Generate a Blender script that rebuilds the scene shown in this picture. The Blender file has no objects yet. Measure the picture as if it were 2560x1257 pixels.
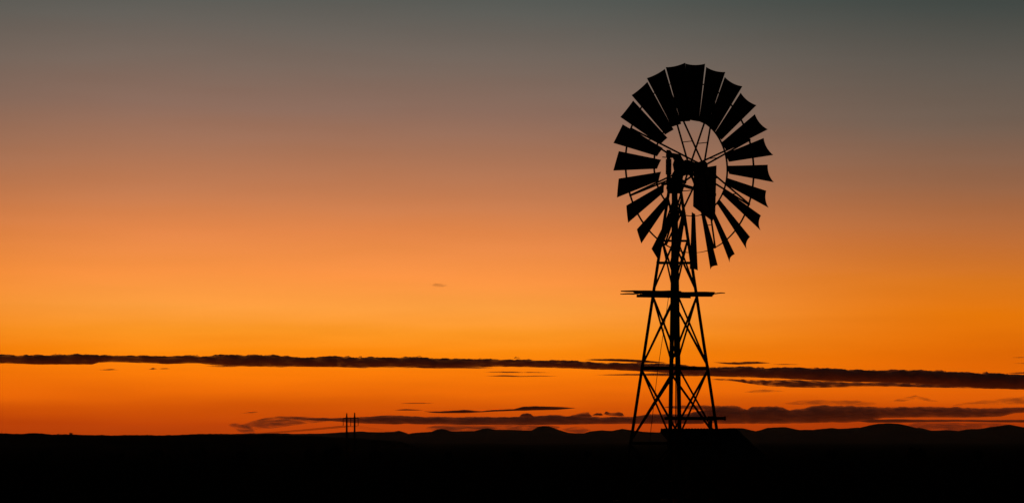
import bpy, bmesh, math, random
from mathutils import Vector, Matrix, noise
R = math.radians
random.seed(7)
sc = bpy.context.scene
COL = sc.collection

# ------------------------------------------------------------------ camera
F_PX, HY, EYE = 8000.0, 1100.0, 1.3          # focal length and horizon row in photo pixels, eye height in m
cam = bpy.data.cameras.new('camera')
cam_o = bpy.data.objects.new('camera', cam); COL.objects.link(cam_o)
cam.sensor_fit = 'HORIZONTAL'; cam.sensor_width = 36.0
cam.lens = 36.0 * F_PX / 2560.0
cam.shift_y = (HY - 628.5) / 2560.0
cam.clip_start = 0.5; cam.clip_end = 400000.0
cam_o.location = (0, 0, EYE); cam_o.rotation_euler = (R(90), 0, 0)
sc.camera = cam_o

# ------------------------------------------------------------------ sky
def s2l(c):
    return tuple(((v / 255) / 12.92 if v / 255 <= .04045 else ((v / 255 + .055) / 1.055) ** 2.4) for v in c)
w = bpy.data.worlds.new('World'); sc.world = w; w.use_nodes = True
nt = w.node_tree; nt.nodes.clear()
def N(tree, typ, **kw):
    n = tree.nodes.new(typ)
    for k, v in kw.items(): setattr(n, k, v)
    return n
def M2(op, a, b=None):
    n = N(nt, 'ShaderNodeMath', operation=op)
    for i, v in enumerate((a, b)):
        if v is None: continue
        if isinstance(v, (int, float)): n.inputs[i].default_value = v
        else: nt.links.new(v, n.inputs[i])
    return n.outputs[0]
tc = N(nt, 'ShaderNodeTexCoord'); sep = N(nt, 'ShaderNodeSeparateXYZ')
nt.links.new(tc.outputs['Generated'], sep.inputs[0])
X, Y, Z = sep.outputs
hor = M2('SQRT', M2('ADD', M2('MULTIPLY', X, X), M2('MULTIPLY', Y, Y)))
tan_el = M2('MAXIMUM', M2('DIVIDE', Z, M2('MAXIMUM', hor, 1e-4)), 0.0)
azim = M2('ARCTAN2', X, Y)
lean = M2('ADD', M2('MULTIPLY', M2('TANH', M2('DIVIDE', azim, .16)), .05), .985)   # the warm layer thins out away from the sunset
cv = N(nt, 'ShaderNodeCombineXYZ'); nt.links.new(M2('MULTIPLY', azim, 14.0), cv.inputs[0]); nt.links.new(M2('MULTIPLY', tan_el, 130.0), cv.inputs[1])
hz = N(nt, 'ShaderNodeTexNoise'); hz.inputs['Scale'].default_value = 1.0; hz.inputs['Detail'].default_value = 3.0; hz.inputs['Roughness'].default_value = .45
nt.links.new(cv.outputs[0], hz.inputs['Vector'])                # uneven veils of dust and thin high cloud
veil = M2('SUBTRACT', hz.outputs[0], .5)
el2 = M2('MAXIMUM', M2('ADD', M2('MULTIPLY', tan_el, lean), M2('MULTIPLY', veil, .005)), 0.0)
fac = M2('DIVIDE', el2, M2('ADD', el2, 0.14))                  # 0 at the horizon, 1 at the zenith
SKY = [(1085, (192, 66, 4)), (1060, (200, 70, 4)), (1020, (218, 88, 4)), (980, (242, 110, 6)), (930, (254, 126, 8)), (885, (255, 138, 12)),
       (840, (255, 152, 36)), (780, (255, 160, 64)), (700, (252, 149, 68)), (600, (230, 136, 74)), (500, (196, 124, 82)), (400, (168, 116, 88)),
       (300, (142, 109, 93)), (200, (123, 105, 94)), (100, (104, 98, 91)), (0, (84, 89, 85))]
SIDE = [(1085, (178, 56, 3)), (1060, (188, 62, 3)), (1020, (208, 78, 4)), (980, (240, 104, 6)), (930, (238, 107, 4)), (885, (236, 110, 4)), (780, (240, 124, 10)),
        (700, (228, 124, 30)), (600, (202, 116, 56)), (450, (156, 106, 76)), (300, (120, 100, 86)), (150, (99, 92, 84)), (0, (70, 76, 72))]
def sky_ramp(rows, up):
    """colours of the sky by elevation, from the horizon to the zenith"""
    ramp = N(nt, 'ShaderNodeValToRGB'); nt.links.new(fac, ramp.inputs[0]); cr = ramp.color_ramp; cr.interpolation = 'LINEAR'
    st = [((HY - y) / F_PX, s2l(c)) for y, c in rows] + [(t, tuple(v * up for v in c)) for t, c in ((.2, (.042, .062, .062)), (.35, (.020, .034, .040)), (.8, (.008, .015, .022)), (4., (.005, .009, .015)))]
    st = [(t / (t + .14), c) for t, c in st]
    while len(cr.elements) < len(st): cr.elements.new(.5)
    for e, (p, c) in zip(cr.elements, st): e.position = p
    for e, (p, c) in zip(cr.elements, st): e.position = p; e.color = (*c, 1)
    return ramp.outputs[0]
az = M2('ADD', azim, 0.055)                  # the glow stands over the place where the sun went down
away = M2('ABSOLUTE', az)
sd_ = N(nt, 'ShaderNodeMapRange', interpolation_type='SMOOTHSTEP'); nt.links.new(away, sd_.inputs[0]); sd_.inputs['From Min'].default_value = .045; sd_.inputs['From Max'].default_value = .205
mx = N(nt, 'ShaderNodeMix', data_type='RGBA'); nt.links.new(sd_.outputs[0], mx.inputs['Factor']); nt.links.new(sky_ramp(SKY, 1.), mx.inputs[6]); nt.links.new(sky_ramp(SIDE, .8), mx.inputs[7])
g = M2('EXPONENT', M2('MULTIPLY', M2('POWER', M2('DIVIDE', away, .52), 2.5), -1.0))
g = M2('MULTIPLY', M2('ADD', M2('MULTIPLY', g, 0.96), 0.04), M2('ADD', M2('MULTIPLY', veil, .18), 1.0))
mul = N(nt, 'ShaderNodeVectorMath', operation='SCALE')
nt.links.new(mx.outputs[2], mul.inputs[0]); nt.links.new(g, mul.inputs['Scale'])
bg = N(nt, 'ShaderNodeBackground'); bg.inputs['Strength'].default_value = 1.0
nt.links.new(mul.outputs[0], bg.inputs['Color'])
wo = N(nt, 'ShaderNodeOutputWorld'); nt.links.new(bg.outputs[0], wo.inputs['Surface'])

# ------------------------------------------------------------------ what is left of the sun, below the hills' rim
sun = bpy.data.lights.new('sun', 'SUN'); sun.energy = 0.04; sun.angle = R(10); sun.color = (1, .55, .25)
sun_o = bpy.data.objects.new('sun', sun); COL.objects.link(sun_o)
sun_o.rotation_euler = Vector((0.02, -1, -math.tan(R(1.0)))).to_track_quat('-Z', 'Y').to_euler()

sc.view_settings.view_transform = 'Standard'; sc.view_settings.look = 'None'
sc.view_settings.exposure = 0.0; sc.view_settings.gamma = 1.0
sc.render.engine = 'CYCLES'
sc.cycles.use_denoising = True
sc.cycles.volume_bounces = 5
sc.cycles.transparent_max_bounces = 64

# ------------------------------------------------------------------ helpers
def at(x, y, d):
    """photo pixel at distance d -> point of the place"""
    return Vector(((x - 1280) / F_PX * d, d, EYE + (HY - y) / F_PX * d))
def mat(name, col, rough=.8, metal=0., var=.25, scale=6., bump=0.):
    m = bpy.data.materials.new(name); m.use_nodes = True; t = m.node_tree
    b = t.nodes['Principled BSDF']; b.inputs['Roughness'].default_value = rough; b.inputs['Metallic'].default_value = metal
    b.inputs['Specular IOR Level'].default_value = .2
    co = N(t, 'ShaderNodeTexCoord'); nz = N(t, 'ShaderNodeTexNoise'); nz.inputs['Scale'].default_value = scale; nz.inputs['Detail'].default_value = 8
    t.links.new(co.outputs['Object'], nz.inputs['Vector'])
    r = N(t, 'ShaderNodeValToRGB'); r.color_ramp.elements[0].position = .3; r.color_ramp.elements[1].position = .7
    r.color_ramp.elements[0].color = (*[c * (1 - var) for c in col], 1); r.color_ramp.elements[1].color = (*[c * (1 + var) for c in col], 1)
    t.links.new(nz.outputs[0], r.inputs[0]); t.links.new(r.outputs[0], b.inputs['Base Color'])
    if bump:
        bp = N(t, 'ShaderNodeBump'); bp.inputs['Strength'].default_value = bump; t.links.new(nz.outputs[0], bp.inputs['Height']); t.links.new(bp.outputs[0], b.inputs['Normal'])
    return m
MT = dict(
    steel=mat('weathered_steel', (.06, .055, .05), .75, .3, .35, 9),
    blade=mat('weathered_galvanised_sheet', (.09, .088, .085), .7, .3, .3, 5),
    iron=mat('oily_cast_iron', (.03, .026, .022), .7, .2, .4, 12),
    wood=mat('grey_weathered_wood', (.08, .06, .045), .95, 0, .4, 14, .3),
    sheet=mat('rusty_roof_sheet', (.07, .045, .03), .85, .1, .4, 4),
    ground=mat('dry_scrub_earth', (.035, .024, .016), 1, 0, .45, .35, .3),
    hill=mat('far_hill_scrub', (.03, .022, .016), 1, 0, .3, .004),
    leaf=mat('dark_thorn_leaf', (.03, .032, .016), .9, 0, .3, 3),
    grass=mat('dry_grass_blade', (.05, .038, .02), .95, 0, .3, 2),
    bark=mat('dark_bark', (.035, .025, .018), .95, 0, .3, 8),
    wire=mat('aluminium_wire', (.05, .05, .05), .7, .5, .1, 2),
    porcelain=mat('brown_porcelain', (.05, .025, .015), .5, 0, .2, 5))
MT['ground'].node_tree.nodes['Principled BSDF'].inputs['Specular IOR Level'].default_value = 0
MT['hill'].node_tree.nodes['Principled BSDF'].inputs['Specular IOR Level'].default_value = 0

def tag(o, label=None, cat=None, group=None, kind=None):
    for k, v in (('label', label), ('category', cat), ('group', group), ('kind', kind)):
        if v: o[k] = v
    return o
def empty(name, loc):
    o = bpy.data.objects.new(name, None); COL.objects.link(o); o.location = loc; o.empty_display_size = .3
    return o
def obj(name, bm, m, parent=None, smooth=False, local=False):
    """one mesh object; bm holds place coordinates unless local"""
    me = bpy.data.meshes.new(name)
    bmesh.ops.recalc_face_normals(bm, faces=bm.faces)
    bm.to_mesh(me); bm.free()
    if smooth:
        for p in me.polygons: p.use_smooth = True
    me.materials.append(MT[m] if isinstance(m, str) else m)
    return link(name, me, parent, local)
def link(name, me, parent=None, local=False):
    o = bpy.data.objects.new(name, me); COL.objects.link(o)
    if parent:
        o.parent = parent
        if not local: o.matrix_parent_inverse = world_of(parent).inverted()
    return o
def world_of(o):
    m = o.matrix_basis.copy()
    return (world_of(o.parent) @ o.matrix_parent_inverse @ m) if o.parent else m
def B(): return bmesh.new()
def bar(bm, p, q, wd, th=None, up=None):
    """box bar from p to q, wd wide across, th thick along up"""
    p, q = Vector(p), Vector(q); d = (q - p).normalized(); th = th or wd
    up = Vector(up) if up is not None else (Vector((0, 0, 1)) if abs(d.z) < .95 else Vector((0, 1, 0)))
    s = d.cross(up).normalized(); u = s.cross(d).normalized()
    vs = [bm.verts.new(c + s * a * wd / 2 + u * b * th / 2) for c in (p, q) for a, b in ((-1, -1), (1, -1), (1, 1), (-1, 1))]
    for f in ((3, 2, 1, 0), (4, 5, 6, 7), (0, 1, 5, 4), (1, 2, 6, 5), (2, 3, 7, 6), (3, 0, 4, 7)): bm.faces.new([vs[i] for i in f])
def angle_iron(bm, p, q, wd, th, out):
    """L section bar whose corner points along out"""
    p, q, out = Vector(p), Vector(q), Vector(out); d = (q - p).normalized()
    o = (out - d * out.dot(d)).normalized(); s = d.cross(o).normalized()
    a, b = (-o + s).normalized(), (-o - s).normalized()
    prof = [o * 0, a * wd, a * wd + b * th, a * th + b * th, b * wd + a * th, b * wd]
    rows = [[bm.verts.new(c + k) for k in prof] for c in (p, q)]
    for i in range(6): bm.faces.new((rows[0][i], rows[0][(i + 1) % 6], rows[1][(i + 1) % 6], rows[1][i]))
    for r_ in rows:
        bm.faces.new((r_[0], r_[1], r_[2], r_[3])); bm.faces.new((r_[0], r_[3], r_[4], r_[5]))
def tube(bm, pts, rad, n=10, caps=True):
    pts = [Vector(p) for p in pts]; rows = []
    ref = None
    for i, p in enumerate(pts):
        d = (pts[min(i + 1, len(pts) - 1)] - pts[max(i - 1, 0)]).normalized()
        if ref is None: ref = d.orthogonal().normalized()
        ref = (ref - d * ref.dot(d)).normalized(); s = d.cross(ref)
        r_ = rad[i] if isinstance(rad, (list, tuple)) else rad
        rows.append([bm.verts.new(p + (ref * math.cos(2 * math.pi * k / n) + s * math.sin(2 * math.pi * k / n)) * r_) for k in range(n)])
    for a, b in zip(rows, rows[1:]):
        for k in range(n): bm.faces.new((a[k], a[(k + 1) % n], b[(k + 1) % n], b[k]))
    if caps: bm.faces.new(rows[0][::-1]); bm.faces.new(rows[-1])
def prism(bm, poly, off):
    """closed polygon of place points pushed to both sides by off"""
    off = Vector(off); a = [bm.verts.new(Vector(p) - off) for p in poly]; b = [bm.verts.new(Vector(p) + off) for p in poly]
    bm.faces.new(a[::-1]); bm.faces.new(b)
    for i in range(len(a)): j = (i + 1) % len(a); bm.faces.new((a[i], a[j], b[j], b[i]))
def lerp(pts, x):
    if x <= pts[0][0]: return pts[0][1:]
    for a, b in zip(pts, pts[1:]):
        if x <= b[0]:
            t = (x - a[0]) / (b[0] - a[0])
            return tuple(u + (v - u) * t for u, v in zip(a[1:], b[1:]))
    return pts[-1][1:]
def sm(a, b, x):
    t = max(0, min(1, (x - a) / (b - a))); return t * t * (3 - 2 * t)

# ------------------------------------------------------------------ ground
def gz(x, y):
    d = math.hypot(x, y)
    z = lerp([(0, 0), (95, 0), (300, -.9), (600, -2.2), (1000, -3.9), (2000, -5.6), (4000, -7), (1e6, -7)], d)[0]
    return z + sm(90, 400, d) * .35 * noise.noise((x * .011, y * .006, 3)) + sm(60, 90, d) * .06 * noise.noise((x * .2, y * .2, 9))
bm = B(); rows = []
NA = 180
for j in range(150):
    d = 6 * (19000 / 6) ** (j / 149)
    rows.append([bm.verts.new((d * math.sin(a), d * math.cos(a), gz(d * math.sin(a), d * math.cos(a)))) for a in [2 * math.pi * k / NA for k in range(NA)]])
for a, b in zip(rows, rows[1:]):
    for k in range(NA): bm.faces.new((a[k], a[(k + 1) % NA], b[(k + 1) % NA], b[k]))
bm.faces.new(rows[0])
tag(obj('ground', bm, 'ground', smooth=True), kind='structure')

# hills: a near low ridge at the left and a chain of far hills, each a rolling strip with its own width
def ridge(name, prof, dist, depth, x0, x1, step, rough, seed, scrub):
    bm = B(); rows = []; n = 22
    k = int((x1 - x0) / step)
    for i in range(k + 1):
        x = x0 + (x1 - x0) * i / k; top = lerp(prof, x)[0]
        zt = (HY - top) / F_PX * dist + EYE + rough * noise.fractal((x * .02, seed, 1), 1, 2, 5) + .5 * rough * noise.noise((x * .21, seed, 4)) + scrub * max(0, noise.noise((x * .37, seed, 7)) + .6 * noise.noise((x * .9, seed, 9)))
        row = []
        for j in range(n + 1):
            v = j / n * 2 - 1; d = dist + v * depth
            g_ = gz(0, d) - 1.5
            wob = noise.fractal((x * .012, v * 2.2, seed + 5), 1, 2, 4)
            shp = max(0, 1 - abs(v) ** 1.3) ** 1.25
            h = (zt - g_) * shp * (1 if abs(v) < .02 else 1 - .16 * (1 - wob) * min(1, abs(v) * 4))
            row.append(bm.verts.new(((x - 1280) / F_PX * dist, d, g_ + h)))
        rows.append(row)
    for a, b in zip(rows, rows[1:]):
        for j in range(n): bm.faces.new((a[j], b[j], b[j + 1], a[j + 1]))
    return tag(obj(name, bm, 'hill', smooth=True), kind='structure')
LEFT = [(-1500, 1078), (-400, 1080), (0, 1082.5), (40, 1084), (62, 1084.2), (82, 1081.8), (95, 1082), (112, 1085), (140, 1086), (180, 1086.3), (290, 1087.6), (340, 1087),
        (390, 1087.6), (425, 1087.8), (460, 1086), (500, 1084.3), (540, 1083.6), (575, 1084.6), (620, 1085), (700, 1087), (800, 1091), (900, 1096), (1000, 1103)]
FAR = [(-600, 1092), (300, 1091), (500, 1088), (560, 1085), (600, 1083.5), (670, 1082.5), (720, 1082.5), (760, 1084), (800, 1083), (840, 1081), (860, 1079), (880, 1078), (900, 1077.5), (910, 1078),
       (920, 1079.5), (960, 1079.5), (985, 1078), (997, 1075.5), (1005, 1078), (1022, 1084), (1040, 1081), (1060, 1079.5), (1080, 1078), (1092, 1073), (1105, 1071), (1115, 1073),
       (1130, 1077.5), (1160, 1077.5), (1185, 1077), (1205, 1071.5), (1220, 1070), (1235, 1073.5), (1270, 1073.5), (1310, 1075), (1330, 1074.5), (1345, 1066), (1358, 1064), (1372, 1065),
       (1395, 1073), (1418, 1080), (1440, 1083), (1460, 1082), (1475, 1077), (1500, 1075), (1530, 1076.5), (1555, 1071), (1575, 1074), (1605, 1078), (1655, 1080), (1690, 1078),
       (1740, 1074), (1790, 1071), (1830, 1069.2), (1860, 1069.8), (1875, 1074), (1890, 1077.5), (1905, 1073), (1920, 1068), (1935, 1067), (1960, 1067), (1980, 1070), (2000, 1074),
       (2030, 1074), (2060, 1070.5), (2080, 1068.5), (2095, 1071), (2120, 1070.5), (2150, 1068), (2180, 1061), (2200, 1058), (2220, 1057), (2245, 1058.5), (2270, 1066), (2290, 1070),
       (2297, 1068), (2310, 1071), (2330, 1075.5), (2370, 1075), (2395, 1076.5), (2420, 1072), (2450, 1071.5), (2480, 1065), (2500, 1064), (2523, 1060.5), (2540, 1064), (2560, 1069),
       (2620, 1074), (2700, 1066), (2800, 1076), (2950, 1070), (3200, 1078), (3600, 1072), (4200, 1080)]
ridge('ridge', LEFT, 3000., 900., -1500, 1000, 1.4, .3, 2., .9)
ridge('hills', FAR, 14000., 2600., -600, 4200, 2, 1.6, 8., 2.)

# ------------------------------------------------------------------ windmill
TX, TY = (1687 - 1280) / F_PX * 68.2, 68.2                    # tower axis
S = F_PX / 68.2
def zt(y): return EYE + (HY - y) / S                          # photo row -> height on the tower
mill = tag(empty('windmill', (TX, TY, 0)), 'steel water pumping windmill with a many bladed wheel on a lattice tower', 'windmill')
DEL = R(3.4)
DIR = dict(R=Vector((math.cos(DEL), math.sin(DEL), 0)), B=Vector((-math.sin(DEL), math.cos(DEL), 0)), L=Vector((-math.cos(DEL), -math.sin(DEL), 0)), F=Vector((math.sin(DEL), -math.cos(DEL), 0)))
def lp(k, z, inset=0.):
    return Vector((TX, TY, z)) + DIR[k] * (.155 + .152 * (zt(473) - z) - inset)
bm = B(); tube(bm, [(TX, TY, zt(483)), (TX, TY, zt(478))], .15, 16); tower = obj('tower', bm, 'steel', mill)      # cap plate that the legs and braces hang from
for y, wdt in ((657, .055), (602, .045), (920, .075), (1107, .06)):
    z = zt(y); bm = B(); bar(bm, lp('L', z), lp('R', z), .04, wdt); obj('girt', bm, 'steel', tower)
for k in 'LRFB':
    bm = B(); angle_iron(bm, lp(k, -.15), lp(k, zt(466)), (.075 if k in 'LR' else .064), .012, DIR[k]); obj('leg', bm, 'steel', tower)
    bm = B(); p = lp(k, .0); bar(bm, p - Vector((0, 0, .3)), p + Vector((0, 0, .02)), .3, .3); obj('footing', bm, 'iron', tower)
LV = [(1107, 1262, .04), (920, 1107, .04), (735, 920, .04), (590, 735, .036), (484, 590, .028)]
for yt, yb, wd in LV:
    a, b = zt(yt), zt(yb); h = a - b
    for s in 'LR':
        for c, dt, db in (('F', -.02, .075), ('B', .05, .06)):
            for p, q in ((lp(s, a - .02), lp(c, b + h * db, .03)), (lp(c, a - h * dt, .03), lp(s, b + .04))):
                bm = B(); angle_iron(bm, p, q, wd, .008, DIR[c] + DIR[s]); obj('brace', bm, 'steel', tower)
bm = B(); tube(bm, [(TX - .015, TY, zt(742)), (TX - .02, TY, zt(440))], .048, 14); mast = obj('mast', bm, 'steel', mill, True)
bm = B(); tube(bm, [(TX - .02, TY, zt(478)), (TX - .02, TY, zt(470)), (TX - .02, TY, zt(468)), (TX - .02, TY, zt(446))], [.15, .15, .135, .135], 20); obj('turntable', bm, 'iron', mast, True)
bm = B(); tube(bm, [(TX + .025, TY, 0.3), (TX + .02, TY, zt(740))], .013, 8); obj('pump_rod', bm, 'steel', mill, True)
bm = B(); tube(bm, [(TX + .015, TY, zt(892)), (TX + .01, TY, zt(738))], .034, 12); obj('rod_guide', bm, 'steel', mill, True)
bm = B(); tube(bm, [(TX + .025, TY, -.1), (TX + .025, TY, .38), (TX + .025, TY, .4), (TX + .025, TY, .46)], [.07, .07, .11, .11], 14); obj('well_casing', bm, 'iron', mill, True)
bm = B(); tube(bm, [(TX - .13, TY - .1, zt(735)), (TX - .21, TY - .16, zt(800)), (TX - .38, TY - .25, zt(930)), (TX - .53, TY - .33, zt(1080)), (TX - .6, TY - .35, .55)], .006, 6); obj('furling_wire', bm, 'wire', mill)

# platform of split planks
bm = B(); zp = zt(734)
bar(bm, (TX - .75, TY - .36, zp - .05), (TX + .78, TY - .36, zp - .05), .05, .06); bar(bm, (TX - .8, TY + .36, zp - .03), (TX + .36, TY + .36, zp - .05), .05, .06)
plat = obj('platform', bm, 'wood', mill)
PL = [  # x0, z0, x1, z1 in photo pixels, depth, width, thickness
    (1552, 730, 1700, 731, -.52, .13, .034), (1551, 736.5, 1640, 733.5, -.34, .12, .026), (1582, 732, 1745, 735, -.18, .15, .045), (1600, 736, 1728, 737.5, .0, .14, .045),
    (1640, 733, 1787, 730.5, .2, .15, .045), (1690, 736.5, 1786, 734.5, .36, .13, .040), (1738, 733, 1816, 730, .5, .12, .022), (1680, 727, 1711, 727, .58, .09, .018)]
for i, (x0, y0, x1, y1, dy, wdt, th) in enumerate(PL):
    bm = B(); n = 14; rows = []
    for j in range(n + 1):
        t = j / n; x = x0 + (x1 - x0) * t; y = y0 + (y1 - y0) * t
        ex = min(t, 1 - t); tap = .45 + .55 * min(1, ex * 6) + .18 * noise.noise((t * 9, i * 3.1, 0))
        P = Vector(((x - 1687) / S + TX, TY + dy * .9, zt(y) + .012 * noise.noise((t * 4, i * 5.7, 2))))
        hw = wdt / 2 * (.8 + .2 * tap); ht = th / 2 * tap
        rows.append([bm.verts.new(P + Vector((random.uniform(-.02, .02) if j in (0, n) else 0, a * hw, b * ht))) for a, b in ((-1, -1), (1, -1), (1, 1), (-1, 1))])
    for a, b in zip(rows, rows[1:]):
        for k in range(4): bm.faces.new((a[k], a[(k + 1) % 4], b[(k + 1) % 4], b[k]))
    bm.faces.new(rows[0][::-1]); bm.faces.new(rows[-1]); obj('plank', bm, 'wood', plat)

# wheel, local frame: x across, y up, z along the shaft towards the viewer's right
PSI = .669
h_, v_, n_ = Vector((math.cos(PSI), math.sin(PSI), 0)), Vector((0, 0, 1)), Vector((math.sin(PSI), -math.cos(PSI), 0))
HUB = Vector((3.862, 67.68, 7.077))
WM = Matrix((( *(h_[0], v_[0], n_[0]), HUB[0]), (h_[1], v_[1], n_[1], HUB[1]), (h_[2], v_[2], n_[2], HUB[2]), (0, 0, 0, 1)))
bm = B(); tube(bm, [(0, 0, a) for a in (-.24, -.2, -.198, -.13, -.128, .22, .222, .30, .302, .33)], [.07, .07, .10, .10, .07, .07, .105, .105, .05, .05], 24)
me = bpy.data.meshes.new('wheel'); bmesh.ops.recalc_face_normals(bm, faces=bm.faces); bm.to_mesh(me); bm.free(); me.materials.append(MT['iron'])
wheel = link('wheel', me, mill); wheel.matrix_basis = WM
def ring(r, a, wd, th):
    bm = B(); n = 144; rows = []
    for i in range(n):
        t = 2 * math.pi * i / n; u = Vector((math.cos(t), math.sin(t), 0))
        rows.append([bm.verts.new(u * (r + p * th / 2) + Vector((0, 0, a + q * wd / 2))) for p, q in ((-1, -1), (1, -1), (1, 1), (-1, 1))])
    for i in range(n):
        a_, b_ = rows[i], rows[(i + 1) % n]
        for k in range(4): bm.faces.new((a_[k], a_[(k + 1) % 4], b_[(k + 1) % 4], b_[k]))
    return bm
obj('outer_ring', ring(1.81, -.125, .05, .01), 'steel', wheel, local=True)
obj('inner_ring', ring(1.035, -.115, .045, .012), 'steel', wheel, local=True)
RO, CO, BO, RI, CI, BI, SAG = 2.18, .432, .455, .975, .207, .50, .032
bm = B(); nr, nc = 8, 10; top, bot = [], []
for side, store in ((1, top), (-1, bot)):
    for i in range(nr + 1):
        t = i / nr; r0 = RI + (RO - RI) * t; c = CI + (CO - CI) * t; be = BI + (BO - BI) * t; row = []
        for j in range(nc + 1):
            s = j / nc * 2 - 1
            q = Vector((r0 + s * (.004 * t - .015 * (1 - t)) - .026 * t ** 4 * (1 - s * s), 0, 0)) + Vector((0, -math.cos(be), math.sin(be))) * (s * c / 2)
            cam_n = Vector((0, math.sin(be), math.cos(be)))
            q += cam_n * (-(1 - s * s) * SAG * (.4 + .6 * t) * (c / CO)) + Vector((0, 0, -.024 * (1 - t))) + cam_n * side * .0015
            row.append(bm.verts.new(q))
        store.append(row)
for st in (top, bot):
    for a, b in zip(st, st[1:]):
        for j in range(nc): bm.faces.new((a[j], a[j + 1], b[j + 1], b[j]))
for j in range(nc):
    for i in (0, nr): bm.faces.new((top[i][j], top[i][j + 1], bot[i][j + 1], bot[i][j]))
for i in range(nr):
    for j in (0, nc): bm.faces.new((top[i][j], top[i + 1][j], bot[i + 1][j], bot[i][j]))
blade_me = bpy.data.meshes.new('blade'); bmesh.ops.recalc_face_normals(bm, faces=bm.faces); bm.to_mesh(blade_me); bm.free(); blade_me.materials.append(MT['blade'])
for p in blade_me.polygons: p.use_smooth = False
clip_mes = []                                                # clips that tie a blade to the outer and inner ring
for r0, a0, l in ((1.81, -.125, .13), (1.035, -.115, .1)):
    bm = B(); bar(bm, (r0, .02, a0 - .012), (r0, -.02, a0 + l * .85), .05, .014, (1, 0, 0))
    me = bpy.data.meshes.new('blade_clip'); bm.to_mesh(me); bm.free(); me.materials.append(MT['steel']); clip_mes.append(me)
rnd = random.Random(3)
for k in range(24):
    th = math.pi / 2 + .2535 - k * 2 * math.pi / 24 + rnd.uniform(-.006, .006)
    o = link('blade', blade_me, wheel, True); o.rotation_euler = (rnd.gauss(0, .013), rnd.gauss(0, .005), th)
    for me in clip_mes: c = link('blade_clip', me, wheel, True); c.rotation_euler = (0, 0, th)
bm = B()
AF, AR = .27, -.165
def arm_pt(a0, r): return (r, 0, a0 + (((-.10) if a0 > 0 else -.14) - a0) * (r - .1) / 1.71)
bar(bm, arm_pt(AF, .06), arm_pt(AF, 1.82), .034, .02, (0, 0, 1)); bar(bm, arm_pt(AR, .06), arm_pt(AR, 1.82), .034, .02, (0, 0, 1))
bar(bm, arm_pt(AF, .56), arm_pt(AR, .56), .014, .014, (0, 1, 0)); bar(bm, arm_pt(AF, 1.3), arm_pt(AR, 1.3), .014, .014, (0, 1, 0))
arm_me = bpy.data.meshes.new('arm'); bm.to_mesh(arm_me); bm.free(); arm_me.materials.append(MT['steel'])
for k in range(8):
    o = link('arm', arm_me, wheel, True); o.rotation_euler = (0, 0, R(21.9 + 45 * k))

# gear head on the mast; profile drawn in the plane of shaft and plumb line
def along(x, y, dr):
    k = (x - 1280) / F_PX; a = (k * TY - TX) / (dr.x - k * dr.y)
    return Vector((TX, TY, 0)) + dr * a + Vector((0, 0, EYE + (HY - y) / F_PX * (TY + dr.y * a)))
def gp(x, y): return along(x, y, n_)
bm = B()
prism(bm, [gp(*p) for p in ((1686, 470), (1685, 436), (1690, 428), (1687, 412), (1690, 402), (1694, 397), (1700, 399), (1706, 406), (1712, 405), (1718, 400), (1728, 404), (1735, 408), (1736, 426), (1728, 431), (1716, 431), (1706, 434), (1703, 440), (1701, 452), (1701, 470))], h_ * .06)
tube(bm, [gp(1700, 417), gp(1742, 417)], .095, 18)
gear = obj('gear_head', bm, 'iron', mill)
bm = B(); tube(bm, [gp(1671.5, 470), gp(1671.5, 392)], .042, 14); tube(bm, [gp(1671.5, 393), gp(1671.5, 384)], [.03, .012], 10); obj('spring_tube', bm, 'iron', gear, True)
bm = B(); tube(bm, [gp(1671.5, 398) + Vector((0, 0, -.33 * i / 200)) + h_ * (.058 * math.cos(i * .7)) + n_ * (.058 * math.sin(i * .7)) for i in range(201)], .007, 6); obj('furling_spring', bm, 'steel', gear)
bm = B(); prism(bm, [gp(*p) for p in ((1671, 375), (1676, 382), (1687, 384), (1697, 386), (1702, 396), (1707, 403), (1695, 404), (1688, 400), (1686, 393), (1676, 395), (1669, 392), (1670, 380))], h_ * .05); obj('hood', bm, 'iron', gear)
bm = B(); bar(bm, gp(1657, 393), gp(1671, 394), .03, .02); obj('furling_lever', bm, 'iron', gear)
bm = B(); bar(bm, gp(1671, 452), gp(1690, 456), .12, .16); bar(bm, gp(1671, 470), gp(1690, 470), .12, .06); bar(bm, gp(1655, 461), gp(1676, 458), .05, .05); obj('bracket', bm, 'iron', gear)
bm = B(); tube(bm, [gp(1701, 441), gp(1713, 436), gp(1724, 436), gp(1731, 446), gp(1737, 462), gp(1733, 474)], .022, 8); bar(bm, gp(1703, 452), gp(1713, 456), .07, .06); obj('brake_band', bm, 'steel', gear)

# tail, folded round beside the wheel
TD = Vector((.45, .893, 0))
def tp(x, y): return along(x, y, TD)
bm = B(); bar(bm, tp(1692, 459), tp(1788, 487), .05, .06); bar(bm, tp(1692, 430), tp(1789, 440), .05, .045); bar(bm, tp(1700, 461), tp(1736, 436), .03, .03)
tail = obj('tail', bm, 'steel', mill)
bm = B(); prism(bm, [tp(*p) for p in ((1735, 423), (1791, 414), (1788, 532), (1781, 553), (1733, 516))], Vector((TD.y, -TD.x, 0)) * .004); obj('vane', bm, 'blade', tail)

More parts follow.
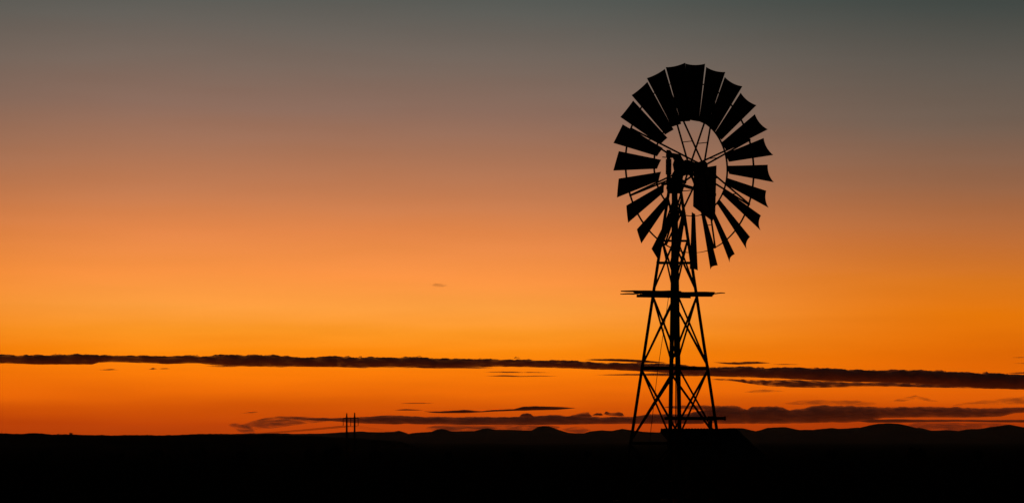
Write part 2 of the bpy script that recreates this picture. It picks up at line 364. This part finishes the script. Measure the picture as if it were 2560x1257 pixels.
# ------------------------------------------------------------------ water pipe beside the tower
pd = 69.12
pp = tag(empty('water_pipe', (*at(1777, 1100, pd).xy, 0)), 'horizontal iron water pipe on a short standpipe at the foot of the windmill', 'pipe')
bm = B(); tube(bm, [at(1661, 1045, pd), at(1810, 1045, pd)], .036, 12); tube(bm, [at(1810, 1045, pd), at(1814.5, 1045, pd)], .045, 12); obj('pipe', bm, 'steel', pp, True)
bm = B(); q = at(1777, 1045, pd); tube(bm, [q, (q.x, q.y, -.1)], .034, 12); tube(bm, [q + Vector((-.06, 0, 0)), q + Vector((.06, 0, 0))], .05, 12); obj('standpipe', bm, 'steel', pp, True)

# ------------------------------------------------------------------ pump shed with a lean-to roof
AL = R(22); wv = Vector((math.cos(AL), math.sin(AL), 0)); sv = Vector((math.sin(AL), -math.cos(AL), 0))
P1 = at(1656, 1072.3, 72.2); WID, LEN, DROP = 1.88, 1.55, .66
shed = tag(empty('pump_shed', (*(P1 + wv * WID / 2 + sv * LEN / 2).xy, 0)), 'low dark pump shed with a lean-to sheet roof beside the windmill', 'shed')
dn = sv * LEN + Vector((0, 0, -DROP)); up = wv.cross(dn).normalized(); up = up if up.z > 0 else -up
bm = B(); e0 = P1 + wv * .02 - up * .055
for t in (.02, .5, .98): bar(bm, P1 + dn * t - up * .05, P1 + dn * t + wv * WID - up * .05, .05, .06, up)
roof = obj('roof', bm, 'wood', shed)
for k in range(3):
    bm = B(); nx = 30; a0 = k * (WID / 3) - (.03 if k else 0); a1 = (k + 1) * WID / 3; rows = [[], [], [], []]
    for i in range(nx + 1):
        a = a0 + (a1 - a0) * i / nx; zz = .006 * math.cos(a / .076 * 2 * math.pi) + .003 * (k % 2)
        for r_, (t, o_) in enumerate(((-.03, 0), (1.03, 0), (1.03, -.003), (-.03, -.003))): rows[r_].append(bm.verts.new(P1 + wv * a + dn * t + up * (zz + o_)))
    for r_ in range(4):
        for i in range(nx): bm.faces.new((rows[r_][i], rows[r_][i + 1], rows[(r_ + 1) % 4][i + 1], rows[(r_ + 1) % 4][i]))
    obj('roof_sheet', bm, 'sheet', roof)
bm = B(); bar(bm, P1 - wv * .01 - dn * .02 - up * .04, P1 - wv * .01 + dn * 1.0 - up * .04, .03, .1, up); obj('barge_board', bm, 'wood', roof)
def sp(a, b, z): return P1 * 1 + wv * a + sv * b + Vector((0, 0, z - P1.z))
zh, zl = P1.z - .09, P1.z - DROP - .05
for poly, nrm in (([sp(.1, .1, -.1), sp(WID - .1, .1, -.1), sp(WID - .1, .1, zh - .04), sp(.1, .1, zh - .04)], sv), ([sp(.1, LEN - .1, -.1), sp(WID - .1, LEN - .1, -.1), sp(WID - .1, LEN - .1, zl + .02), sp(.1, LEN - .1, zl + .02)], sv),
                  ([sp(.09, .13, -.1), sp(.09, LEN - .13, -.1), sp(.09, LEN - .13, zl + .03), sp(.09, .13, zh - .06)], wv), ([sp(WID - .09, .13, -.1), sp(WID - .09, LEN - .13, -.1), sp(WID - .09, LEN - .13, zl + .03), sp(WID - .09, .13, zh - .06)], wv)):
    bm = B(); prism(bm, poly, nrm * .025); obj('wall', bm, 'sheet', shed)
bm = B(); prism(bm, [sp(.5, LEN - .06, .02), sp(1.15, LEN - .06, .02), sp(1.15, LEN - .06, zl - .04), sp(.5, LEN - .06, zl - .04)], sv * .012); door = obj('door', bm, 'wood', shed)
bm = B(); bar(bm, sp(1.08, LEN - .035, .45), sp(1.08, LEN - .035, .6), .02, .03, sv); obj('handle', bm, 'steel', door)

# ------------------------------------------------------------------ power line
def power_pole(x, y, ang, sc_=1.):
    base = Vector((x, y, gz(x, y)))
    r = empty('power_pole', base); r.rotation_euler = (0, 0, ang)
    Hh, sp_, arm = 13.9, 2.46, 4.9
    for s, e in ((-1, 0), (1, .15)):
        bm = B(); tube(bm, [(s * sp_ / 2, 0, -.6), (s * sp_ / 2, 0, 5), (s * sp_ / 2, 0, Hh - 1.5 + e), (s * sp_ / 2, 0, Hh + e)], [.33, .31, .27, .17], 10); obj('pole', bm, 'wood', r, True, True)
    bm = B(); bar(bm, (-arm / 2, -.2, Hh - 1.62), (arm / 2, -.2, Hh - 1.45), .2, .26); obj('crossarm', bm, 'wood', r, local=True)
    for s in (-1, 0, 1):
        bm = B(); zt_ = Hh - 1.65; pts, rad = [], []
        for i in range(13): pts += [(s * 2.33, -.2, zt_ - i * .18), (s * 2.33, -.2, zt_ - i * .18 - .09)]; rad += [.15, .06]
        tube(bm, pts, rad, 8); obj('insulator', bm, 'porcelain', r, True, True)
    return r
q = at(876.7, 1100, 1000); pole_a = power_pole(q.x, q.y, R(4))
tag(pole_a, 'wooden H frame power pole with crossarm standing on the open plain', 'power pole')
def pw(pole, s, top=False): return pole.matrix_basis @ Vector((s * 2.33, -.2, 13.9 - 1.65 - 2.3))
q = at(530, 1085.4, 3150); ends = [Vector((q.x + s * 2.5, q.y + s * .8, q.z)) for s in (-1, 0, 1)]
def wire(name, a, b, sag, rad, label, group=None, n=40):
    bm = B(); tube(bm, [a.lerp(b, i / n) - Vector((0, 0, sag * 4 * (i / n) * (1 - i / n))) for i in range(n + 1)], rad, 6)
    tag(obj(name, bm, 'wire'), label, 'power line', group)
qr = at(1560, 1092, 2600)
for s, e in zip((-1, 0, 1), ends):
    wire('power_line', pw(pole_a, s), e, 1.2 + s * .15, .06, 'sagging power line wire running from the H frame pole toward the low ridge', 'wires strung from the wooden power pole')
    wire('power_line', pw(pole_a, s), qr + Vector((s * 2.5, 0, 0)), 6, .02, 'faint power line wire running from the H frame pole behind the windmill', 'faint wires strung from the wooden power pole')

# ------------------------------------------------------------------ bushes and trees on the plain
def bush_meshes(seed, hgt, wid, tall):
    rn = random.Random(seed); bm = B(); lob = []
    for _ in range(9):
        a = rn.uniform(0, 6.28); rr = wid * .5 * rn.random() ** .6
        lob.append((Vector((rr * math.cos(a) * .75, rr * math.sin(a) * .75, hgt * rn.uniform(.3 if not tall else .5, .85))), rn.uniform(.18, .34) * wid))
    for _ in range(900):
        c, r_ = rn.choice(lob); d = Vector((rn.gauss(0, 1), rn.gauss(0, 1), rn.gauss(0, .75))).normalized() * r_ * rn.random() ** .4
        p = c + d; p.z = max(p.z, .05)
        a = Vector((rn.gauss(0, 1), rn.gauss(0, 1), rn.gauss(0, 1))).normalized(); b = a.orthogonal().normalized(); s_ = rn.uniform(.03, .075) * wid
        bm.faces.new([bm.verts.new(p + v) for v in (a * s_, b * s_ * .6, -a * s_, -b * s_ * .6)])
    cm = bpy.data.meshes.new('crown'); bm.to_mesh(cm); bm.free(); cm.materials.append(MT['leaf'])
    bm = B()
    tube(bm, [(0, 0, -.2), (wid * .02, 0, hgt * .25), (0, wid * .02, hgt * .55)], [.05 * wid, .04 * wid, .02 * wid], 7)
    for c, r_ in lob: tube(bm, [(0, 0, hgt * .2), tuple(c * .6 + Vector((0, 0, hgt * .1))), tuple(c)], [.025 * wid, .016 * wid, .006 * wid], 5)
    tm = bpy.data.meshes.new('trunk'); bm.to_mesh(tm); bm.free(); tm.materials.append(MT['bark'])
    return cm, tm
KIND = [bush_meshes(11, 1, 1.1, False), bush_meshes(12, 1, .8, True), bush_meshes(13, 1, 1.5, False)]
def plant(name, x, ybase, d, hgt, kind, rot, label, group, cat, ground=None):
    p = at(x, ybase, d); p.z = (gz(p.x, p.y) if ground is None else ground) - .03
    r = tag(empty(name, p), label, cat, group); r.rotation_euler = (0, 0, rot); r.scale = (hgt,) * 3
    for nm, me in zip(('crown', 'trunk'), KIND[kind]): link(nm, me, r, True)
    return r
for i, (x, d, hgt, k) in enumerate([(838, 560, 2.9, 1), (822, 590, 2.2, 0), (778, 520, 1.6, 2), (508, 640, 2.3, 0), (488, 660, 1.9, 2), (392, 600, 1.8, 2), (298, 560, 1.5, 0), (604, 540, 1.5, 2),
                                    (722, 500, 1.3, 0), (940, 480, 1.4, 2), (1120, 520, 1.6, 0), (1290, 450, 1.3, 2), (110, 520, 1.5, 2), (2080, 430, 1.5, 0), (2290, 520, 1.9, 2), (2450, 480, 1.6, 0), (1470, 560, 1.7, 1)]):
    lab = 'tallest dark thorn bush close to the wooden power pole' if i == 0 else 'low dark thorn bush growing on the open plain'
    plant('thorn_bush', x, 1130, d, hgt, k, i * 1.7, lab, 'thorn bushes on the plain' if i else None, 'bush')
def ridge_z(x, dz=0): return (HY - lerp(LEFT, x)[0]) / F_PX * 3000 + EYE + dz
plant('lone_tree', 178, 1084, 2990, 3.4, 0, 1., 'tiny lone tree standing up from the low left ridge', None, 'tree', ridge_z(178, -1.))
for x, hg, k in ((146, 1.6, 2), (152, 1.4, 0), (166, .9, 2), (192, .9, 0), (368, 1.3, 2), (352, .8, 2), (236, .7, 0), (300, .7, 2)):
    plant('ridge_bush', x, 1085, 2990, hg, k, x * .1, 'small bush making a bump along the low left ridge', 'bushes along the ridge', 'bush', ridge_z(x, -.7))

# dry grass round the windmill
verts, faces = [], []
rn = random.Random(21)
for _ in range(5200):
    d = 55 + 75 * rn.random() ** 1.2; x = rn.uniform(-.2, .2) * d
    if abs(x - TX) < .35 and abs(d - TY) < .35: continue
    if 3.2 < x < 5.8 and 70.2 < d < 73.2: continue
    hb = rn.uniform(.06, .26); g0 = gz(x, d)
    for _ in range(5):
        a = rn.uniform(0, 6.28); l = hb * rn.uniform(.5, 1.1); bx, by = x + rn.gauss(0, .05), d + rn.gauss(0, .05)
        i = len(verts); ca, sa = math.cos(a), math.sin(a)
        verts += [(bx - sa * .006, by + ca * .006, g0 - .02), (bx + sa * .006, by - ca * .006, g0 - .02), (bx + ca * l * .5, by + sa * l * .5, g0 + l)]
        faces.append((i, i + 1, i + 2))
me = bpy.data.meshes.new('grass'); me.from_pydata(verts, [], faces); me.materials.append(MT['grass'])
tag(link('grass', me), 'sparse dry grass tufts on the dark ground round the windmill', 'grass', kind='stuff')

# ------------------------------------------------------------------ clouds: closed lens shaped bodies of vapour, thin at their rims
ALT = 520.0
CLOUD_COL = (.93, .92, .92)
def cloud_mat(dens, het=0., D=20000., off=0.):
    m = bpy.data.materials.new('cloud_vapour'); m.use_nodes = True; t = m.node_tree; t.nodes.clear()
    v = N(t, 'ShaderNodeVolumePrincipled'); v.inputs['Color'].default_value = (*CLOUD_COL, 1); v.inputs['Density'].default_value = dens; v.inputs['Anisotropy'].default_value = 0.15
    if het:                                                  # torn streaks inside the vapour
        px = D / F_PX; co = N(t, 'ShaderNodeTexCoord'); mp = N(t, 'ShaderNodeMapping'); mp.inputs['Scale'].default_value = (1 / (34 * px), 1 / (60 * px), 1 / (6 * px))
        mp.inputs['Location'].default_value = (off, off * .7, 0); mp.inputs['Rotation'].default_value = (0, R(2), 0)
        nz = N(t, 'ShaderNodeTexNoise'); nz.inputs['Scale'].default_value = 1.; nz.inputs['Detail'].default_value = 4; nz.inputs['Distortion'].default_value = .6
        mr = N(t, 'ShaderNodeMapRange', interpolation_type='SMOOTHSTEP'); mr.inputs['From Min'].default_value = .5 - .22 * het - .0; mr.inputs['From Max'].default_value = .5 + .2
        mr.inputs['To Min'].default_value = dens * (1 - het); mr.inputs['To Max'].default_value = dens * (1 + het)
        t.links.new(co.outputs['Object'], mp.inputs[0]); t.links.new(mp.outputs[0], nz.inputs['Vector']); t.links.new(nz.outputs[0], mr.inputs[0]); t.links.new(mr.outputs[0], v.inputs['Density'])
    o = N(t, 'ShaderNodeOutputMaterial'); t.links.new(v.outputs[0], o.inputs['Volume'])
    return m
CSEED = [0]
def cloud(pts, tau, rag, label, group=None, dist=None, step=1.6, name='cloud', ragb=.35, tap=25, het=None):
    """pts: (x, top row, bottom row); tau: optical depth through the middle; rag: raggedness of the upper rim in rows"""
    CSEED[0] += 1; sd = CSEED[0] * 7.3
    x0, x1 = pts[0][0], pts[-1][0]; n = max(14, int((x1 - x0) / step)); NV = 14
    mid = lambda x: sum(lerp(pts, x)) / 2
    D = (lambda x: dist) if dist else (lambda x: ALT * F_PX / max(24., HY - mid(x)))
    tks = sorted(p[2] - p[1] for p in pts); tk = tks[int(len(tks) * .6)]
    dref = D((x0 + x1) / 2); hd = tk / F_PX * dref * 1.6                       # half depth in m
    bm = B(); rows = []
    for i in range(n + 1):
        x = x0 + (x1 - x0) * i / n; a, b = lerp(pts, x); d = D(x)
        e = min(1., (x - x0 + .5) / tap, (x1 - x + .5) / tap); e = math.sqrt(max(0., e))
        f1 = noise.fractal((x * .045, sd, 0), .8, 2.1, 5); f2 = noise.fractal((x * .03, sd, 8), .9, 2.1, 4)
        bump_ = max(-.6, f1) * rag; c = (a + b) / 2
        a = c + (a - bump_ - c) * e; b = c + (b + f2 * rag * ragb - c) * e
        if b - a < .3: c = (a + b) / 2; a, b = c - .15, c + .15
        c, hh = (a + b) / 2, (b - a) / 2
        row = []
        loc = min(1.4, hh * 2 / tk)
        for k in range(NV):
            t = 2 * math.pi * k / NV; cs, sn = math.cos(t), math.sin(t)
            ex = 1.12
            py = c - hh * math.copysign(abs(sn) ** ex, sn)
            dd = d + hd * (.35 + .65 * loc) * math.copysign(abs(cs) ** ex, cs) * (1 + .35 * noise.noise((x * .05, k * .6, sd + 3)))
            row.append(bm.verts.new(at(x, py, d) + Vector((0, dd - d, 0)) + Vector((0, 0, hh / F_PX * d * .09 * noise.fractal((x * .055, k * .9, sd + 20), .8, 2.3, 5) * (.6 + .8 * abs(noise.noise((x * .011, sd, 40)))) * (1 if sn > -.2 else .4)))))
        rows.append(row)
    for p, q in zip(rows, rows[1:]):
        for k in range(NV): bm.faces.new((p[k], p[(k + 1) % NV], q[(k + 1) % NV], q[k]))
    bm.faces.new(rows[0][::-1]); bm.faces.new(rows[-1])
    o = obj(name, bm, cloud_mat(tau / (2 * hd), (.95 if tau < 1.5 else 0) if het is None else het, dref, sd), smooth=False)
    return tag(o, label, 'cloud', group)
MAIN = [(-420, 886, 908), (0, 887, 907), (60, 889, 909), (100, 888, 910), (150, 886, 910), (200, 885.5, 910), (228, 887, 910), (246, 888, 905), (300, 889.5, 904), (360, 890, 906), (420, 891, 909), (470, 889.5, 907),
        (500, 891.5, 907), (530, 888, 911), (560, 887, 914), (640, 888, 915), (700, 889, 915), (760, 894, 915), (800, 892, 916), (840, 888.5, 916), (870, 894, 917), (900, 894, 917), (940, 892, 917), (990, 896, 916),
        (1020, 892.5, 917), (1060, 893, 919), (1100, 897, 920), (1160, 898, 919), (1220, 897, 916), (1280, 899.5, 915.5), (1380, 900.5, 918), (1440, 901.5, 920), (1480, 906, 922), (1560, 908, 925), (1640, 909.5, 929),
        (1700, 911, 933), (1760, 918, 938), (1800, 917.5, 940), (1870, 916.5, 942), (1900, 920, 943), (1960, 918.5, 945), (2000, 919.5, 948), (2030, 921, 949), (2070, 920.5, 952), (2120, 924, 953), (2200, 925, 955),
        (2290, 926.5, 958), (2340, 927, 962), (2400, 931, 966), (2460, 932.5, 970), (2560, 936, 973), (2980, 950, 990)]
cloud([(x, a - 1.2, b + 1.0) for x, a, b in MAIN], 10, 2.4, 'long dark cloud bank stretching right across the orange sky behind the tower', step=1.5, name='cloud_bank', het=.6)
LOW = [(770, 1045, 1049.5), (830, 1045, 1051), (880, 1043, 1056), (930, 1041, 1058), (985, 1038.5, 1059), (1010, 1039.5, 1058), (1060, 1042, 1059), (1100, 1042, 1059), (1160, 1043, 1061), (1220, 1042, 1061), (1280, 1042.5, 1061), (1320, 1039.5, 1061),
       (1390, 1037.5, 1060), (1420, 1040, 1060), (1500, 1042.5, 1058.5), (1580, 1042, 1058), (1620, 1034.5, 1058), (1680, 1035.5, 1058), (1720, 1035, 1058), (1752, 1026, 1058), (1780, 1016, 1058)]
cloud([(x, a - 1.2, b + 1.2) for x, a, b in LOW], 5.5, 1.4, 'long flat brown cloud lying just over the hills between pole and windmill', step=2, name='cloud_bank', dist=82000, het=.35)
RL = [(1662, 1015, 1019), (1700, 1014, 1020), (1760, 1013, 1024), (1772, 1013.5, 1056), (1800, 1014, 1058), (1835, 1014, 1058), (1850, 1017, 1058), (1868, 1024, 1058), (1880, 1016, 1058), (1940, 1016, 1058), (1958, 1019, 1058), (1975, 1025, 1057), (2000, 1022, 1057),
      (2030, 1014.5, 1056), (2060, 1013, 1055), (2120, 1015, 1055), (2180, 1016, 1050), (2210, 1018, 1043), (2300, 1016.5, 1042), (2400, 1018.5, 1042), (2450, 1021, 1042), (2500, 1019.5, 1040), (2540, 1018.5, 1031), (2610, 1019, 1028)]
cloud([(x, a - 1.2, b + 1.2) for x, a, b in RL], 5.5, 2., 'broad low brown cloud hanging over the hills right of the windmill', step=2, name='cloud_bank', dist=70000, het=.35)
cloud([(2150, 1048, 1056), (2250, 1046.5, 1056), (2300, 1048, 1055), (2400, 1048, 1053.5), (2480, 1049, 1055), (2640, 1048, 1056)], 3.2, .6, 'thin dark cloud strip just touching the highest hill', dist=90000)
cloud([(2270, 1055, 1068), (2330, 1054, 1079), (2400, 1055, 1079), (2480, 1056, 1071), (2520, 1056, 1064)], 1.1, .5, 'dull veil of cloud in the dip between the two highest hills', dist=88000, name='cloud_veil')
cloud([(1462, 898, 899.5), (1480, 897, 900.5), (1520, 896, 902), (1570, 897, 904), (1610, 899.5, 906.5), (1665, 905, 907.5)], 5, .8, 'slim dark cloud sliver lying on top of the bank left of the tower')
cloud([(1780, 946, 949), (1830, 946, 952), (1870, 949, 958), (1920, 949.5, 965), (1980, 948.5, 968), (2060, 951.5, 969), (2110, 954, 968), (2160, 955, 966), (2230, 956, 966), (2320, 960, 968), (2400, 962, 970)], 3.4, 1.6, 'ragged dark cloud streak under the bank right of the tower', het=.75)
cloud([(2180, 961.5, 962.5), (2260, 963, 965.5), (2340, 965, 967.5), (2400, 965, 968)], 2.4, .5, 'hair thin cloud streak right below the thick end of the bank')
cloud([(1784, 904, 906), (1820, 905, 910), (1848, 905, 911), (1870, 903, 910), (1890, 903, 909), (1926, 905.5, 908)], 4, .8, 'small dark cloud flake above the bank right of the tower')
cloud([(1930, 909.5, 911), (1965, 909, 911.5), (2000, 910, 911.5)], 1.2, .4, 'faint short cloud trace trailing the small flake above the bank')
cloud([(1490, 936, 937), (1540, 934.5, 938), (1600, 933, 938.5), (1680, 932, 940), (1765, 936, 940)], 2.6, .6, 'thin dark cloud streak crossing behind the tower below the bank')
cloud([(1215, 938.5, 940), (1260, 937, 941), (1300, 939, 941.5), (1345, 938, 940.5), (1392, 939, 940.5)], 1.8, .5, 'longer of two faint cloud streaks below the bank')
cloud([(1210, 928.5, 930), (1260, 928, 931.5), (1310, 928.5, 931.5), (1375, 930, 931.5)], 1.3, .5, 'shorter of two faint cloud streaks below the bank')
cloud([(244, 923.5, 924.5), (265, 922.5, 924.8), (280, 921.5, 925), (294, 923.5, 925)], 1.3, .5, 'small cloud shred below the left part of the bank', step=1, tap=12)
for a in ([(345, 921, 922), (356, 917.5, 922.5), (366, 918, 922.5), (373, 921, 922.5)], [(372, 921.5, 923), (384, 918, 923.5), (393, 920, 923)], [(398, 920.5, 922), (412, 919.5, 922), (424, 920.5, 922)]):
    cloud(a, 1.7, .9, 'tiny dark cloud puff in a row under the bank', 'tiny puffs in a row', step=.8, tap=8)
cloud([(986, 1024, 1025), (1000, 1022.5, 1025.2), (1015, 1021.5, 1025.2), (1040, 1023, 1025.2), (1058, 1024, 1025)], 4, .4, 'small flat cloud sliver before the long wavy streak', step=1.2, tap=15, dist=52000)
cloud([(1060, 1026.5, 1028.5), (1078, 1027.5, 1031), (1100, 1027.5, 1032), (1160, 1023.8, 1032), (1200, 1027, 1030), (1240, 1023.5, 1028), (1285, 1021.5, 1026.5), (1310, 1015.5, 1026), (1340, 1014.3, 1025), (1390, 1015.5, 1024), (1440, 1018.8, 1020.5)], 5, .7, 'long wavy cloud streak above the low flat bank', dist=55000)
for a, l in (([(1299, 1037, 1043), (1306, 1032.5, 1043), (1322, 1032, 1043), (1334, 1038, 1043)], 'lone square cloud lump rising from the low flat bank'),
             ([(1422, 1038, 1043), (1440, 1034, 1043), (1458, 1029.5, 1043), (1472, 1028.5, 1043), (1480, 1037, 1043)], 'largest cloud lump in the torn row above the low bank'),
             ([(1480, 1036, 1038.5), (1492, 1031.5, 1038.5), (1504, 1032, 1038.5), (1508, 1036, 1038)], 'smallest cloud lump in the torn row above the low bank'),
             ([(1508, 1033, 1036), (1516, 1027, 1037), (1526, 1031, 1038), (1545, 1030.5, 1040), (1556, 1032, 1041), (1562, 1038, 1041)], 'torn cloud lump with a rising wisp above the low bank')):
    cloud(a, 4.0, 2.4, l, step=.6, tap=7, dist=78000, het=.7)
cloud([(600, 1058, 1066), (640, 1050, 1074), (680, 1043, 1071), (720, 1040, 1065), (760, 1041, 1060), (800, 1044, 1055), (840, 1046, 1052)], 1.1, 1.6, 'thin smoky cloud veil under a dark arch beside the power pole', dist=84000, name='cloud_veil')
cloud([(570, 1059.5, 1063), (584, 1057.5, 1070), (600, 1058, 1080), (618, 1063, 1085), (640, 1075, 1086)], .95, 1.6, 'smoky cloud plume leaning up from the horizon short of the power pole', step=1.2, tap=12, dist=85000, name='cloud_veil')
cloud([(630, 1050, 1056), (670, 1042, 1050), (700, 1038.5, 1048), (730, 1038.5, 1048), (770, 1041, 1050), (830, 1044.5, 1052), (880, 1045, 1053)], 1.1, 1.2, 'dark arched cloud streak curving down from the low flat bank', dist=83000)
cloud([(600, 1032.5, 1034), (625, 1028.5, 1033), (645, 1027, 1031)], .9, .5, 'faint slanted cloud wisp above the smoky veil', step=1, dist=60000)
cloud([(1000, 1007, 1008.5), (1040, 1006, 1008.6), (1085, 1006.5, 1008.5)], .9, .4, 'faint straight cloud wisp high above the wavy streak', dist=44000)
cloud([(1065, 1062, 1078), (1150, 1061, 1082), (1240, 1062, 1080), (1330, 1061, 1079), (1400, 1062, 1072)], 1.1, .6, 'dull brown cloud veil hugging the small hill tops', dist=95000, name='cloud_veil')
cloud([(1405, 1068, 1076), (1430, 1066, 1087), (1455, 1066, 1087), (1476, 1070, 1078)], .9, .5, 'dull cloud veil filling the gap beside the pointed hill', dist=96000, name='cloud_veil')
for a, l in (([(1960, 1006, 1011), (2010, 998, 1012), (2060, 999, 1013), (2120, 1000, 1013), (2190, 1003, 1014)], 'soft brown cloud haze resting on the broad low cloud'),
             ([(2220, 1003, 1006), (2260, 992, 1003), (2290, 988, 996), (2320, 993, 1004), (2345, 999, 1005)], 'arched brown wisp of cloud under the thick end of the bank'),
             ([(2380, 1012, 1015), (2450, 1000, 1010), (2520, 993, 1010), (2620, 984, 1012)], 'slanting brown cloud wisp rising to the right above the low cloud'),
             ([(1860, 978, 981), (1890, 974, 982), (1925, 972, 980), (1960, 975, 979)], 'small dim smudge of cloud below the ragged streak')):
    cloud(a, .55, 2., l, dist=48000, name='cloud_wisp')
for a in ([(2528, 892.5, 894), (2570, 891, 894.5), (2640, 891, 894)], [(2536, 907, 908.5), (2580, 906, 909), (2640, 906, 908)]):
    cloud(a, .9, .4, 'faint cloud streak at the edge of the sky above the bank end', 'faint streaks above the bank end')
cloud([(2516, 931.5, 933), (2560, 929.5, 933.5), (2660, 929, 934)], 3, .5, 'dark cloud splinter just over the thick end of the bank')
cloud([(1076, 711.5, 714), (1090, 707.5, 717.5), (1104, 708, 718), (1120, 711.5, 715)], .3, .8, 'single tiny faint vapour spot added for a speck of sensor dust in the bright sky', step=.9, tap=12, dist=30000, name='cloud_wisp')  # added vapour spot standing in for a speck of sensor dust
rt = random.Random(5)
TUFTS = [(1292, 892, 16), (488, 885, 14), (134, 881.5, 12), (868, 889, 20), (902, 889.5, 14), (1048, 888.5, 16)]
TUFTS += [(x, lerp(MAIN, x)[0] - rt.uniform(1.2, 3.2), rt.uniform(10, 34)) for x in [rt.uniform(0, 2560) ** 1. for _ in range(34)]]
for x, y, w_ in TUFTS:
    h = rt.uniform(.6, 1.5)
    cloud([(x - w_ / 2, y + 2, y + 4), (x - w_ / 5, y + .6 - .6 * h, y + 4), (x + w_ / 5, y - .7 * h, y + 3.5), (x + w_ / 2, y + 2.6, y + 4.6)], rt.uniform(.8, 2.4), 1.6, 'small torn cloud tuft curling off the top of the bank', 'tufts on top of the bank', step=.8, tap=6, name='cloud_wisp')
for x, w_, t_ in ((560, 90, 1.2), (690, 60, .8), (905, 44, 1.6), (1010, 120, .7), (1180, 110, 1.2), (1690, 150, 1.1), (2240, 140, 1.2), (2420, 120, .9)):
    y = lerp(MAIN, x)[1] + 1.5
    cloud([(x - w_ / 2, y - 2, y - .5), (x - w_ / 6, y - 2.5, y + 1.2), (x + w_ / 5, y - 2.2, y + 1.6), (x + w_ / 2, y - 1.5, y)], t_, 1.0, 'thin frayed shred of cloud hanging under the bank', 'shreds under the bank', step=1.2, tap=14, name='cloud_wisp')

# ------------------------------------------------------------------ the evening air between the camera and the hills
bm = B(); prism(bm, [(-19800, -19800, -14), (19800, -19800, -14), (19800, 19800, -14), (-19800, 19800, -14)], (0, 0, .5))
for v in bm.verts:
    if v.co.z > -14: v.co.z = 92
m = bpy.data.materials.new('evening_air'); m.use_nodes = True; t = m.node_tree; t.nodes.clear()
v = N(t, 'ShaderNodeVolumePrincipled'); v.inputs['Color'].default_value = (.8, .8, .8, 1); v.inputs['Density'].default_value = 8e-6; v.inputs['Anisotropy'].default_value = .6
o = N(t, 'ShaderNodeOutputMaterial'); t.links.new(v.outputs[0], o.inputs['Volume'])
tag(obj('haze', bm, m), kind='stuff')
